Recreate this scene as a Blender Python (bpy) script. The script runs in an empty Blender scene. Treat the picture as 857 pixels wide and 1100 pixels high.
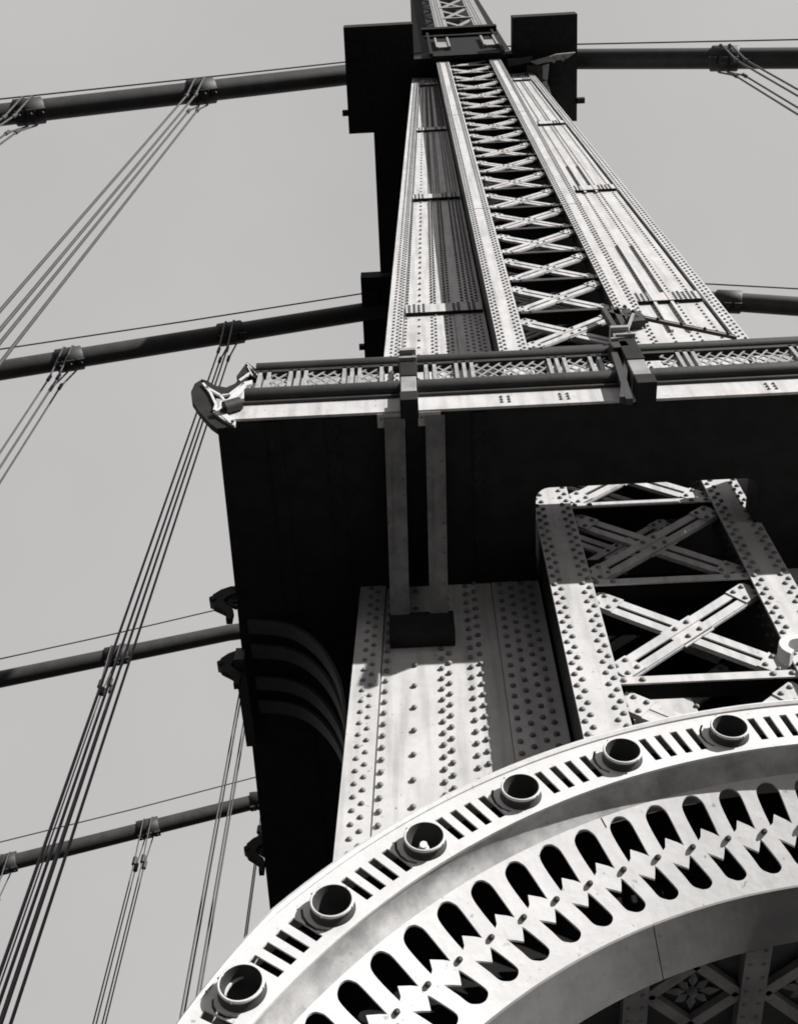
import bpy, bmesh, math, random
from mathutils import Vector, Matrix
R = math.radians
random.seed(7)
scene = bpy.context.scene
col = scene.collection

# ------------------------------------------------------------------ camera frame (solved from the picture's vanishing points)
F, CX, CY = 1250.0, 428.5, 550.0
U_ = Vector((420-CX, -150-CY, F)).normalized()
X_ = Vector((1, -0.058, 0)).normalized(); X_ = (X_ - U_*X_.dot(U_)).normalized()
Y_ = U_.cross(X_)
M = Matrix((X_, Y_, U_))
def ray(px, py): return M @ Vector((px-CX, py-CY, F))
def onY(px, py, Y): r = ray(px, py); return r*(Y/r.y)
def onZ(px, py, Z): r = ray(px, py); return r*(Z/r.z)

# ------------------------------------------------------------------ materials
def mat(name, base, rough=.55, dirt=.25, dirt_col=.25, scale=6., speck=0., bump=.15, metal=0., streak=0.):
    m = bpy.data.materials.new(name); m.use_nodes = True
    nt = m.node_tree; b = nt.nodes['Principled BSDF']
    b.inputs['Roughness'].default_value = rough; b.inputs['Metallic'].default_value = metal
    tc = nt.nodes.new('ShaderNodeTexCoord')
    n1 = nt.nodes.new('ShaderNodeTexNoise'); n1.inputs['Scale'].default_value = scale; n1.inputs['Detail'].default_value = 8; n1.inputs['Roughness'].default_value = .65
    nt.links.new(tc.outputs['Object'], n1.inputs['Vector'])
    r1 = nt.nodes.new('ShaderNodeValToRGB'); r1.color_ramp.elements[0].position = .38; r1.color_ramp.elements[1].position = .62
    c0 = base*dirt_col/(.25) * .55 if False else base*(1-dirt)
    def C(v): return (v*1.0, v*.985, v*.975, 1)
    r1.color_ramp.elements[0].color = C(c0); r1.color_ramp.elements[1].color = C(base)
    nt.links.new(n1.outputs['Fac'], r1.inputs['Fac'])
    last = r1.outputs['Color']
    if streak > 0:
        mp = nt.nodes.new('ShaderNodeMapping'); mp.inputs['Scale'].default_value = (9, 9, .7)
        nt.links.new(tc.outputs['Object'], mp.inputs['Vector'])
        n2 = nt.nodes.new('ShaderNodeTexNoise'); n2.inputs['Scale'].default_value = 1.6; n2.inputs['Detail'].default_value = 5
        nt.links.new(mp.outputs['Vector'], n2.inputs['Vector'])
        r2 = nt.nodes.new('ShaderNodeValToRGB'); r2.color_ramp.elements[0].position = .3; r2.color_ramp.elements[1].position = .55
        v = 1-streak; r2.color_ramp.elements[0].color = (v, v, v, 1); r2.color_ramp.elements[1].color = (1, 1, 1, 1)
        nt.links.new(n2.outputs['Fac'], r2.inputs['Fac'])
        mx = nt.nodes.new('ShaderNodeMix'); mx.data_type = 'RGBA'; mx.blend_type = 'MULTIPLY'; mx.inputs[0].default_value = 1
        nt.links.new(last, mx.inputs[6]); nt.links.new(r2.outputs['Color'], mx.inputs[7]); last = mx.outputs[2]
    if speck > 0:
        n3 = nt.nodes.new('ShaderNodeTexNoise'); n3.inputs['Scale'].default_value = scale*9; n3.inputs['Detail'].default_value = 3
        nt.links.new(tc.outputs['Object'], n3.inputs['Vector'])
        r3 = nt.nodes.new('ShaderNodeValToRGB'); r3.color_ramp.elements[0].position = .27; r3.color_ramp.elements[1].position = .33
        v = 1-speck; r3.color_ramp.elements[0].color = (v, v, v, 1); r3.color_ramp.elements[1].color = (1, 1, 1, 1)
        nt.links.new(n3.outputs['Fac'], r3.inputs['Fac'])
        mx = nt.nodes.new('ShaderNodeMix'); mx.data_type = 'RGBA'; mx.blend_type = 'MULTIPLY'; mx.inputs[0].default_value = 1
        nt.links.new(last, mx.inputs[6]); nt.links.new(r3.outputs['Color'], mx.inputs[7]); last = mx.outputs[2]
    nt.links.new(last, b.inputs['Base Color'])
    if bump > 0:
        bp = nt.nodes.new('ShaderNodeBump'); bp.inputs['Strength'].default_value = bump; bp.inputs['Distance'].default_value = .004
        n4 = nt.nodes.new('ShaderNodeTexNoise'); n4.inputs['Scale'].default_value = 22; n4.inputs['Detail'].default_value = 4
        nt.links.new(tc.outputs['Object'], n4.inputs['Vector'])
        nt.links.new(n4.outputs['Fac'], bp.inputs['Height']); nt.links.new(bp.outputs['Normal'], b.inputs['Normal'])
    return m
MW = mat('painted_steel', .52, .55, .16, scale=3.5, speck=.55, streak=.26, bump=.3)
MA = mat('arch_paint', .58, .55, .12, scale=5, speck=.4, bump=.5)
MS = mat('sooty_arch_paint', .60, .6, .14, scale=4, speck=.4, bump=.55)
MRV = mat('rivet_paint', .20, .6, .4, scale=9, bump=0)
MI = mat('near_black', .010, .8, .3)  # on strut legs and arch backing, shade put into the colour
MD = mat('dark_steel_and_shade', .030, .6, .4, bump=.3)  # dark steel parts; also painted-in shade on strip sides, inner webs, socket bodies
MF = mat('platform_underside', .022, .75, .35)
MR = mat('railing_paint', .30, .5, .3, scale=12)
MG = mat('grey_mesh_paint', .34, .5, .3, scale=12)
MC2 = mat('cove_soot_paint', .50, .7, .45, scale=7, speck=.3, bump=.4)
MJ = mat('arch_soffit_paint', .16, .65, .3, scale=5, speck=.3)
MB_ = mat('grimy_steel', .28, .6, .35, scale=7, speck=.3)
MC = mat('cable_wrapping', .04, .6, .35, scale=3)
MP = mat('rope_steel', .045, .5, .3, scale=8)
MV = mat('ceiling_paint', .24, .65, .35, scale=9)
MK = mat('walkway_planks', .05, .85, .3, scale=3)
MBulb = bpy.data.materials.new('bulb_glass'); MBulb.use_nodes = True
_b = MBulb.node_tree.nodes['Principled BSDF']; _b.inputs['Base Color'].default_value = (.8, .79, .78, 1); _b.inputs['Roughness'].default_value = .2
_n = MBulb.node_tree.nodes.new('ShaderNodeTexNoise'); _n.inputs['Scale'].default_value = 30
_r = MBulb.node_tree.nodes.new('ShaderNodeValToRGB'); _r.color_ramp.elements[0].color = (.7, .69, .68, 1); _r.color_ramp.elements[1].color = (.85, .84, .83, 1)
MBulb.node_tree.links.new(_n.outputs['Fac'], _r.inputs['Fac']); MBulb.node_tree.links.new(_r.outputs['Color'], _b.inputs['Base Color'])
MWat = mat('river_water', .03, .15, .3, scale=.3, bump=0)

# ------------------------------------------------------------------ mesh builder
class MB:
    def __init__(s): s.v = []; s.f = []; s.sm = []; s.riv = set()
    def add(s, vs, fs, smooth=False):
        o = len(s.v); s.v += [tuple(v) for v in vs]
        for f in fs: s.f.append(tuple(i+o for i in f)); s.sm.append(smooth)
    def hexa(s, p):      # 8 corners: 4 of the bottom loop then 4 of the top loop
        s.add(p, [(0,3,2,1),(4,5,6,7),(0,1,5,4),(1,2,6,5),(2,3,7,6),(3,0,4,7)])
    def box(s, x0, x1, y0, y1, z0, z1):
        s.hexa([(x0,y0,z0),(x1,y0,z0),(x1,y1,z0),(x0,y1,z0),(x0,y0,z1),(x1,y0,z1),(x1,y1,z1),(x0,y1,z1)])
    def prism(s, pts, d):
        n = len(pts); d = Vector(d); a = [Vector(p) for p in pts]; b = [p+d for p in a]
        s.add(a+b, [tuple(range(n-1, -1, -1)), tuple(range(n, 2*n))] + [(i, (i+1) % n, (i+1) % n+n, i+n) for i in range(n)])
    def bar(s, a, b, w, t, nrm=(0,-1,0)):   # flat bar a->b, width w in the plane square to nrm, thickness t along -nrm
        a = Vector(a); b = Vector(b); d = (b-a).normalized(); n = Vector(nrm).normalized(); sd = d.cross(n).normalized()*(w/2); n = d.cross(sd).normalized()
        if n.dot(Vector(nrm)) < 0: n = -n
        back = n*(-t)
        s.hexa([a-sd, b-sd, b-sd+back, a-sd+back, a+sd, b+sd, b+sd+back, a+sd+back])
    def tube(s, path, r, n=10, closed=False, caps=True):
        path = [Vector(p) for p in path]; m = len(path); rs = r if isinstance(r, (list, tuple)) else [r]*m
        up = None; vs = []
        for i, p in enumerate(path):
            if closed: d = path[(i+1) % m]-path[i-1]
            else: d = path[min(i+1, m-1)]-path[max(i-1, 0)]
            d.normalize()
            if up is None:
                up = Vector((0, 0, 1)) if abs(d.z) < .9 else Vector((0, 1, 0))
            a = (up - d*up.dot(d)).normalized(); up = a; b = d.cross(a)
            for k in range(n):
                t = 2*math.pi*k/n; vs.append(p + (a*math.cos(t)+b*math.sin(t))*rs[i])
        fs = []
        for i in range(m if closed else m-1):
            j = (i+1) % m
            for k in range(n): fs.append((i*n+k, i*n+(k+1) % n, j*n+(k+1) % n, j*n+k))
        s.add(vs, fs, True)
        if caps and not closed:
            s.add([vs[k] for k in range(n)], [tuple(range(n-1, -1, -1))]); s.add([vs[(m-1)*n+k] for k in range(n)], [tuple(range(n))])
    def rivet(s, p, n=(0,-1,0), r=.0195, h=.016, k=10):
        p = Vector(p); n = Vector(n).normalized(); a = n.orthogonal().normalized(); b = n.cross(a)
        vs = []
        for rr, hh in ((1, 0), (.90, .48), (.52, .90)):
            for i in range(k):
                t = 2*math.pi*i/k; vs.append(p + (a*math.cos(t)+b*math.sin(t))*r*rr + n*h*hh)
        vs.append(p+n*h)
        fs = []
        for l in range(2):
            for i in range(k): fs.append((l*k+i, l*k+(i+1) % k, (l+1)*k+(i+1) % k, (l+1)*k+i))
        for i in range(k): fs.append((2*k+i, 2*k+(i+1) % k, 3*k))
        s.riv.update(range(len(s.f), len(s.f)+len(fs))); s.add(vs, fs, True)
    def build(s, name, m, parent=None, bevel=0.):
        me = bpy.data.meshes.new(name); me.from_pydata(s.v, [], s.f); me.materials.append(m)
        if s.riv and m in (MW, MB_):            # rivet heads get a darker colour than the plates
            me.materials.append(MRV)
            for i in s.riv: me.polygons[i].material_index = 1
        me.polygons.foreach_set('use_smooth', s.sm); me.update()
        bm = bmesh.new(); bm.from_mesh(me)
        bmesh.ops.delete(bm, geom=[v for v in bm.verts if not v.link_faces], context='VERTS')
        bmesh.ops.recalc_face_normals(bm, faces=bm.faces); bm.to_mesh(me); bm.free()
        o = bpy.data.objects.new(name, me); col.objects.link(o)
        if parent:
            o.parent = parent; o.matrix_parent_inverse = Matrix.Translation(-parent.location)
        if bevel:
            bv = o.modifiers.new('bevel', 'BEVEL'); bv.width = bevel; bv.segments = 2; bv.limit_method = 'ANGLE'
        return o
def empty(name, label, cat, loc, group=None):
    o = bpy.data.objects.new(name, None); col.objects.link(o); o.location = loc; o.empty_display_size = .2
    o['label'] = label; o['category'] = cat
    if group: o['group'] = group
    return o
def tag(o, label, cat, group=None):
    o['label'] = label; o['category'] = cat
    if group: o['group'] = group
    return o
def fill_holes(outer, holes, fn, thick, mb):
    """flat outline with holes in (u, v) -> fn(u, v, depth); a sheet of given depth with its rims"""
    bm = bmesh.new(); loops = [outer]+holes
    for lp in loops:
        vs = [bm.verts.new((u, v, 0)) for u, v in lp]
        for i in range(len(vs)): bm.edges.new((vs[i], vs[(i+1) % len(vs)]))
    bmesh.ops.triangle_fill(bm, use_beauty=True, use_dissolve=False, edges=bm.edges[:])
    bm.verts.index_update()
    vs = [(v.co.x, v.co.y) for v in bm.verts]; fs = [tuple(v.index for v in f.verts) for f in bm.faces]
    bm.free()
    n = len(vs)
    P = [fn(u, v, 0) for u, v in vs] + [fn(u, v, thick) for u, v in vs]
    mb.add(P, fs + [tuple(i+n for i in reversed(f)) for f in fs])
    for lp in loops:
        m = len(lp); a = [fn(u, v, 0) for u, v in lp]; b = [fn(u, v, thick) for u, v in lp]
        mb.add(a+b, [(i, (i+1) % m, (i+1) % m+m, i+m) for i in range(m)])

# ================================================================== THE TOWER
YP, YS = 5.0, 4.57            # plane of the column webs, plane of the raised cover strips
def fit(pts, Y):
    P = [onY(x, y, Y) for x, y in pts]; n = len(P)
    mz = sum(p.z for p in P)/n; mx = sum(p.x for p in P)/n
    b = sum((p.z-mz)*(p.x-mx) for p in P)/sum((p.z-mz)**2 for p in P)
    return (mx-b*mz, b)
E0 = fit([(358,925),(383,655),(415,388),(443,80)], YP)
AL, AR, BL, BR = (.882, .0012), (1.178, .0018), (2.315, -.0017), (2.6, -.0018)
ER = fit([(803,362),(700,237),(613,140),(580,85)], YP)
ev = lambda e, z: e[0]+e[1]*z
TOP, BOT = 32.0, -1.6
tower = empty('bridge_tower', 'tall riveted steel bridge tower tapering up into the sky, laced between two light strips', 'tower', (1.4, 6.5, BOT))

def sheet(mb, e0, e1, y0, y1, z0=BOT, z1=TOP):
    mb.hexa([(ev(e0,z0),y0,z0),(ev(e1,z0),y0,z0),(ev(e1,z0),y1,z0),(ev(e0,z0),y1,z0),
             (ev(e0,z1),y0,z1),(ev(e1,z1),y0,z1),(ev(e1,z1),y1,z1),(ev(e0,z1),y1,z1)])
off = lambda e, d: (e[0]+d, e[1])
splices = [13.9-5.6*i for i in range(0, 3)][::-1] + [13.9+5.6*i for i in range(1, 4)]
PITCH = .116
def rows(mb, e, Y, z0, z1, pitch=PITCH, ph=0., skip=None, r=.021):
    z = z0+ph*pitch
    while z < z1:
        if skip is None or skip(z): mb.rivet((ev(e, z), Y, z), r=r)
        z += pitch
vis = (3.6, TOP-.2)
# left column: web sheets between splices, with a raised cover plate at the outer edge
E1 = fit([(403.7,799),(434.5,330),(449,104)], YP)
lc = MB(); sheet(lc, off(E1, .004), off(AL, .0), YP, YP+.03)
sheet(lc, off(E0, .01), off(E0, .03), YP+.03, YP+3.4)
levels = [BOT]+splices+[TOP]
lmid = (.513, 0)
for i in range(len(levels)-1):      # doubled plates, a fine open seam between them
    z0, z1 = levels[i]+.004, levels[i+1]-.004
    t = .012 if i % 2 else .02
    k = {3: (.30, .01), 4: (.36, .005)}.get(i, (.513, .0))
    sheet(lc, off(E1, .012), off(k, -.005), YP-t, YP, z0, z1)
    sheet(lc, off(k, .005), off(AL, -.005), YP-t-.004, YP, z0, z1)
pl_y = lambda z: YP-.024
def between(f): return (E1[0]+(AL[0]-E1[0])*f, E1[1]+(AL[1]-E1[1])*f)
for x, ph in ((-.325, 0), (.072, 0), (.126, .5), (.284, 0), (.350, .3), (.561, 0), (.645, .5), (.729, 0), (.80, .5)):
    rows(lc, between((x+.37)/1.255), YP-.02, *vis, ph=ph)
rows(lc, between(.197), YP-.02, vis[0], vis[1], pitch=.236)
lc.build('column_web', MW, tower)
fl = MB(); sheet(fl, E0, E1, YP-.034, YP)
for f0, ph in ((.42, 0), (.70, .5), (.88, 0)):
    e = (E0[0]+(E1[0]-E0[0])*f0, E0[1]+(E1[1]-E0[1])*f0)
    if f0 > .8: e = off(e, -.0)
    z = vis[0]+ph*PITCH
    while z < vis[1]:
        if not (f0 > .8 and z < 8.2): fl.rivet((ev(e, z), YP-.034, z))
        z += PITCH
fl.build('edge_plate', MW, tower)
# splice plates with their rivet clusters and a dark shadow bar
def splice(xa, xb, z, Y, clusters):
    s = MB(); s.box(xa, xb, Y-.028, Y, z+.012, z+.34)
    for (c0, c1) in clusters:
        for i in range(5):
            for j in range(int((c1-c0)/.06)):
                s.rivet((c0+.03+j*.06, Y-.028, z+.05+i*.062+(.03 if j % 2 else 0)), r=.022, h=.015)
    o = s.build('splice_plate', MW, tower)
    s = MB(); s.box(xa, xb, Y-.045, Y+.0, z-.004, z+.004); g_ = s.build('splice_shade', MF, tower); g_.parent = o; g_.matrix_parent_inverse = Matrix.Identity(4)  # dark bar: the shadow line under the plate, put into colour
    return o
for z in splices:
    if z < 12: continue
    a, b = ev(E1, z)+.03, ev(AL, z)-.02
    w = b-a
    splice(a, b, z, YP-.02, [(a+.02, a+.30*w+.02), (a+.60*w, a+.76*w), (a+.8*w, b-.02)])
# right column
E2 = off(ER, -.16)
rc = MB(); sheet(rc, BR, E2, YP, YP+.03); sheet(rc, off(ER, -.03), off(ER, -.01), YP+.03, YP+3.4)
sheet(rc, off(BR, .0), off(E2, -.02), YP-.02, YP)
for f0, ph in ((.10, 0), (.2, .5), (.40, 0), (.60, .4), (.68, 0), (.90, .5)):
    for dy in (0,):
        e = (BR[0]+(E2[0]-BR[0])*f0, BR[1]+(E2[1]-BR[1])*f0)
        rows(rc, e, YP-.02, 10.5, vis[1], ph=ph)
# narrow stiffeners standing between the splices on the right column
for z0, z1 in ((12.9, 16.4), (19.4, 21.4)):
    for f0 in (.42, .62):
        e = (BR[0]+(E2[0]-BR[0])*f0, BR[1]+(E2[1]-BR[1])*f0); sheet(rc, off(e, -.018), off(e, .018), YP-.055, YP-.02, z0, z1)
rc.build('column_web', MW, tower)
fr = MB(); sheet(fr, off(E2, .018), ER, YP-.05, YP)
for f0, ph in ((.3, 0), (.75, .5)): rows(fr, off(E2, .02+.14*f0), YP-.05, 10.5, vis[1], ph=ph)
fr.build('edge_plate', MW, tower)
for z in splices:
    if z < 12: continue
    a, b = ev(BR, z)+.16, ev(E2, z)-.02; w = b-a
    splice(a, b, z, YP-.02, [(a+.02, a+.3*w), (a+.62*w, b-.02)])
# raised cover strips and the channel walls that carry them
for (a, b, lf) in ((AL, AR, 1), (BL, BR, 0)):
    s = MB(); sheet(s, a, b, YS-.02, YS)
    w = ev(b, 8)-ev(a, 8)
    for f0, ph in ((.10, 0), (.24, .5), (.76, 0), (.90, .5)): rows(s, off(a, w*f0), YS-.02, *vis, ph=ph)
    for z in (9.9, 17.2, 24.5):                                  # butt joints
        s.box(ev(a, z)-.003, ev(b, z)+.003, YS-.026, YS-.02, z-.006, z+.006)
    s.build('cover_strip', MW, tower)
    s = MB(); sheet(s, *((off(a, .02), off(a, .045)) if lf else (off(b, -.045), off(b, -.02))), YS+.001, YP); s.build('strip_side', MD, tower)  # dark coat holds the shade of the side turned from the sun
    s = MB()                                                        # inner web running back, the bay's inner shade put into its dark coat
    e = off(b, -.04) if lf else off(a, .015)
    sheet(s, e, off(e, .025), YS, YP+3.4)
    for Yr in (4.66, 4.74, 5.5, 5.58):
        z = vis[0]
        while z < vis[1]:
            s.rivet((ev(e, z)+(.025 if lf else 0), Yr, z), n=(1 if lf else -1, 0, 0)); z += PITCH*1.0
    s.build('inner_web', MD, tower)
s = MB(); sheet(s, off(E0, .03), off(ER, -.03), YP+3.4, YP+3.45); s.build('rear_wall', MD, tower)  # dark like the inner webs, interior shade put into the colour
# laced bracing: two layers of crossed double flats with a strut at each panel point
PH, ZS = 1.14, 5.86
def cross_brace(z0, Y, m):
    x0, x1 = ev(AR, z0)-.03, ev(BL, z0)+.03; zc = z0+PH/2; xc = (x0+x1)/2
    s = MB()
    a, b = Vector((x0+.02, Y, z0+.10)), Vector((x1-.02, Y, z0+PH-.10))
    c, d = Vector((x0+.02, Y, z0+PH-.10)), Vector((x1-.02, Y, z0+.10))
    for (p, q, yo) in ((a, b, -.024), (c, d, 0)):
        dr = (q-p).normalized(); n = Vector((-dr.z, 0, dr.x))
        for sg in (-1, 1):
            s.bar(p+n*.052*sg+Vector((0, yo, 0)), q+n*.052*sg+Vector((0, yo, 0)), .068, .012)
            s.bar(p+n*.088*sg+Vector((0, yo+.012, 0)), q+n*.088*sg+Vector((0, yo+.012, 0)), .008, .018)
        for t, L in ((.08, .17), (.92, .17)):                       # batten plates at the ends
            e = p.lerp(q, t); s.bar(e-dr*L/2+Vector((0, yo-.010, 0)), e+dr*L/2+Vector((0, yo-.010, 0)), .175, .010)
            for u in (-.045, .045):
                for v in (-.05, .05): s.rivet(e+dr*u+n*v+Vector((0, yo-.010, 0)), r=.02, h=.016)
        if yo < 0:
            e = p.lerp(q, .5); s.bar(e-dr*.15+Vector((0, -.012, 0)), e+dr*.15+Vector((0, -.012, 0)), .215, .010)
            for u in (-.06, .06):
                for v in (-.055, .055): s.rivet(e+dr*u+n*v+Vector((0, -.024-.0, 0)), r=.02, h=.018)
    return s.build('cross_brace', m, tower)
def strut(z, Y, m):
    x0, x1 = ev(AR, z)-.02, ev(BL, z)+.02
    s = MB()
    s.box(x0, x1, Y-.05, Y-.038, z-.035, z+.035)              # upright leg of the angle
    for x in (x0+.05, x0+.17, x1-.17, x1-.05): s.rivet((x, Y-.05, z), r=.022)
    o = s.build('strut', m, tower)
    s = MB(); s.box(x0, x1, Y-.037, Y+.13, z+.023, z+.035); w_ = s.build('strut_web', MI, tower); w_.parent = o; w_.matrix_parent_inverse = Matrix.Identity(4)  # flat leg near black: shade of its underside put into the colour
n = -6
while ZS+n*PH < TOP-.9:
    z = ZS+n*PH
    if z > BOT+.1:
        cross_brace(z, YS+.06, MW); strut(z, YS+.05, MW if z < 8.5 else MD)
        if z > 3: cross_brace(z+.3, YS+1.0, MW)
    n += 1
# gusset plates low in the bay
s = MB()
g = [onY(x, y, 4.86) for x, y in ((676,742),(735,738),(752,768),(760,800),(690,815),(683,790))]
s.prism(g, (0, .012, 0)); s.rivet(onY(748,759,4.86)); s.rivet(onY(688,746,4.86)); s.rivet(onY(704,790,4.86))
s.build('gusset_plate', MW, tower)
# top: header box, saddle platform, upper shaft with its own small lacing
s = MB(); hx0, hx1 = .80, 2.62
s.box(hx0, hx1, 4.40, 4.50, 31.6, 35.6); s.box(hx0-.04, hx0+.03, 4.32, 4.40, 31.5, 35.9); s.box(hx1-.03, hx1+.04, 4.32, 4.40, 31.5, 35.9)
s.box(hx0-.16, hx1+.16, 4.24, 4.40, 35.7, 36.1); s.box(hx0-.1, hx1+.1, 4.34, 4.40, 34.9, 35.1); s.box(hx0, hx1, 4.5, 5.0, 31.9, 32)
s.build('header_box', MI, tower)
for xa in (1.0, 2.25):
    s = MB(); s.box(xa, xa+.28, 4.33, 4.40, 32.6, 33.6)
    s.box(xa-.05, xa, 4.30, 4.40, 32.5, 34.3); s.box(xa+.28, xa+.33, 4.30, 4.40, 32.5, 34.3); s.build('strip_cap', MB_, tower)
def saddle(yc, front):
    o = [(-1.42, yc-1.30), (.35, yc-1.30)] + ([(.35, 4.5), (2.9, 4.5), (2.9, yc-1.32)] if front else []) + [(4.55, yc-1.32), (4.6, yc+1.32), (3.45, yc+1.32)]
    o += [(3.45, yc+5.2), (-.85, yc+5.2), (-.80, yc+1.34), (-1.46, yc+1.34)]
    s = MB(); s.prism([(x, y, 32.0) for x, y in o], (0, 0, .5))
    s.box(-1.42, -.95, yc-.95, yc-.55, 31.9, 32); s.box(-1.60, -1.40, yc+.75, yc+.88, 32.0, 32.2); s.box(4.55, 4.8, yc+.75, yc+.88, 32.0, 32.2)
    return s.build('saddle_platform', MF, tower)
saddle(4.95, True); saddle(11.55, False)
s = MB(); s.box(-.85, 3.45, 16.6, 28, 32.01, 32.5); s.build('cross_girder', MF, tower)
s = MB()                                                      # side consoles under the right wing
s.prism([onZ(*p, 31.7) for p in ((545,64),(572,60),(572,66),(546,71))], (0, 0, .12))
s.prism([onZ(*p, 31.6) for p in ((566,70),(582,70),(588,92),(580,92),(576,78),(566,77))], (0, 0, .15)); s.build('ledge', MD, tower)
s = MB()
for q in (((570,66),(598,58),(618,56),(610,62),(590,66),(576,69)), ((583,70),(590,68),(588,86),(583,84)), ((582,88),(587,86),(592,100),(587,106),(583,98))):
    P = [onZ(*p, 31.55) for p in q]; s.prism(P, (0, 0, .12))
for a, b in (((590,62),(596,66)), ((600,60),(606,64))): s.bar(onZ(*a, 31.5), onZ(*b, 31.5), .08, .05, (0, 0, -1))
s.build('console_bracket', MB_, tower)
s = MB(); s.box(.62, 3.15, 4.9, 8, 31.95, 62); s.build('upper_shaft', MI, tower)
uz = 36.2; ua, ub = 1.08, 2.62
for xa, xb in ((ua, ua+.36), (ub-.40, ub)):
    s = MB(); s.hexa([(xa,4.38,uz),(xb,4.38,uz),(xb,4.45,uz),(xa,4.45,uz),(xa+.1,4.38,62),(xb+.1,4.38,62),(xb+.1,4.45,62),(xa+.1,4.45,62)])
    for k in range(90):
        for f in (.06, .16, .24): s.rivet((xa+f+.1*k*.24/26, 4.38, uz+.1+.24*k), r=.03)
    s.build('shaft_strip', MB_, tower)
for k in range(6):
    z = uz+.3+3.0*k; s = MB()
    s.bar((ua+.36, 4.4, z), (ub-.40, 4.4, z+2.4), .12, .03); s.bar((ua+.36, 4.43, z+2.4), (ub-.40, 4.43, z), .12, .03); s.box(ua+.3, ub-.3, 4.36, 4.44, z+2.62, z+2.78)
    s.build('shaft_brace', MB_, tower)
# plain rear legs of the tower further across the bridge
s = MB(); s.box(-.5, 3.4, 10.3, 12.9, BOT, 32); s.box(-.5, 3.4, 20, 22.8, BOT, 32); s.box(-.5, 3.4, 27.2, 30, BOT, 32); s.build('rear_leg', MD, tower)
# stay bar with its clamp high on the right cover strip
s = MB(); a, b = onY(690,341,4.50), onY(790,362,4.88)
s.bar(a+Vector((0,0,.03)), b+Vector((0,0,.03)), .035, .03, (0,-.3,-1)); s.bar(a+Vector((0,0,-.05)), b+Vector((0,0,-.05)), .03, .03, (0,-.3,-1))
s.tube([a, b], .02, 8)
d = b-a
for t in (.15, .4, .65, .9): s.rivet(a+d*t+Vector((0, -.03, -.05)), r=.022, h=.03)
s.build('stay_bar', MD, tower)
s = MB()
for q, w in ((((655,333),(690,341)), .10), (((660,330),(672,352)), .06), (((648,330),(664,356)), .05), (((672,331),(678,345)), .09), (((682,334),(688,344)), .11)):
    s.bar(onY(*q[0], 4.45), onY(*q[1], 4.45), w, .08)
for p in ((664,333),(671,330),(680,335),(676,342)): s.rivet(onY(*p, 4.44), r=.028, h=.03)
s.build('clamp', MD, tower)
s = MB(); s.bar(onY(680,336,4.38), onY(673,356,4.38), .03, .02); s.build('clamp_arm', MB_, tower)

# ================================================================== THE PLATFORM
H, YB, HT = 7.70, 3.49, 7.95
plat = empty('tower_platform', 'dark overhanging service platform seen from below, wrapped round the tower with a light fascia', 'platform', (1, 5.5, H))
XR = 4.6
def leftx(y): return -1.455-.028*(y-3.5)
outer = [(leftx(YB), YB), (XR, YB), (XR, 12.), (leftx(12.), 12.)]
hx0, hx1, hy0, hy1, rr = .865, 2.53, 4.16, 4.97, .10
hole = []
for cx, cy, a0 in ((hx1-rr, hy0+rr, -90), (hx1-.01, hy1-.01, 0), (hx0+.01, hy1-.01, 90), (hx0+rr, hy0+rr, 180)):
    r_ = rr if cy < 4.5 else .01
    for k in range(6): t = R(a0+18*k); hole.append((cx+r_*math.cos(t), cy+r_*math.sin(t)))
hs = onZ(333, 678, H); hole2 = [(hs.x-.03, hs.y-.025), (hs.x+.025, hs.y-.03), (hs.x+.03, hs.y+.02), (hs.x-.02, hs.y+.01)]
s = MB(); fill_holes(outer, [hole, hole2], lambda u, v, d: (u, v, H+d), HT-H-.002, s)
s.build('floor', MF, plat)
s = MB()                                                     # added curb round the hatch, keeps the sun off the face inside
s.box(hx0-.04, hx1+.04, hy0-.05, hy0-.02, HT, 8.42); s.box(hx0-.05, hx0-.02, hy0, 4.5, HT, 8.42); s.box(hx1+.02, hx1+.05, hy0, 4.5, HT, 8.42)
s.build('hatch_sun_baffle', MD, plat)
s = MB(); s.box(leftx(YB)+.03, XR, YB-.022, YB-.002, H-.01, HT+.0)
for gx in (.62, 1.05, 2.55, 3.4):
    for dx in (0, .055):
        for dz in (.03, .075, .12): s.rivet((gx+dx, YB-.022, H+dz+.03), r=.014, h=.012)
s.build('fascia', MW, plat)
s = MB(); s.box(leftx(YB)+.06, XR, YB-.045, YB-.023, HT-.022, HT); s.build('fascia_lip', MD, plat)
for x0, x1 in ((-.29, -.09), (.005, .17)):
    s = MB(); s.box(x0, x1, YB-.01, YB+.10, H-.022, H-.010)
    for xx in (x0+.03, x1-.03): s.rivet((xx, YB+.03, H-.022), n=(0,0,-1), r=.012, h=.01)
    s.build('clip_plate', MW, plat)
MBm = mat('beam_paint', .20, .6, .35, scale=5, speck=.4, streak=.2)
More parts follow.
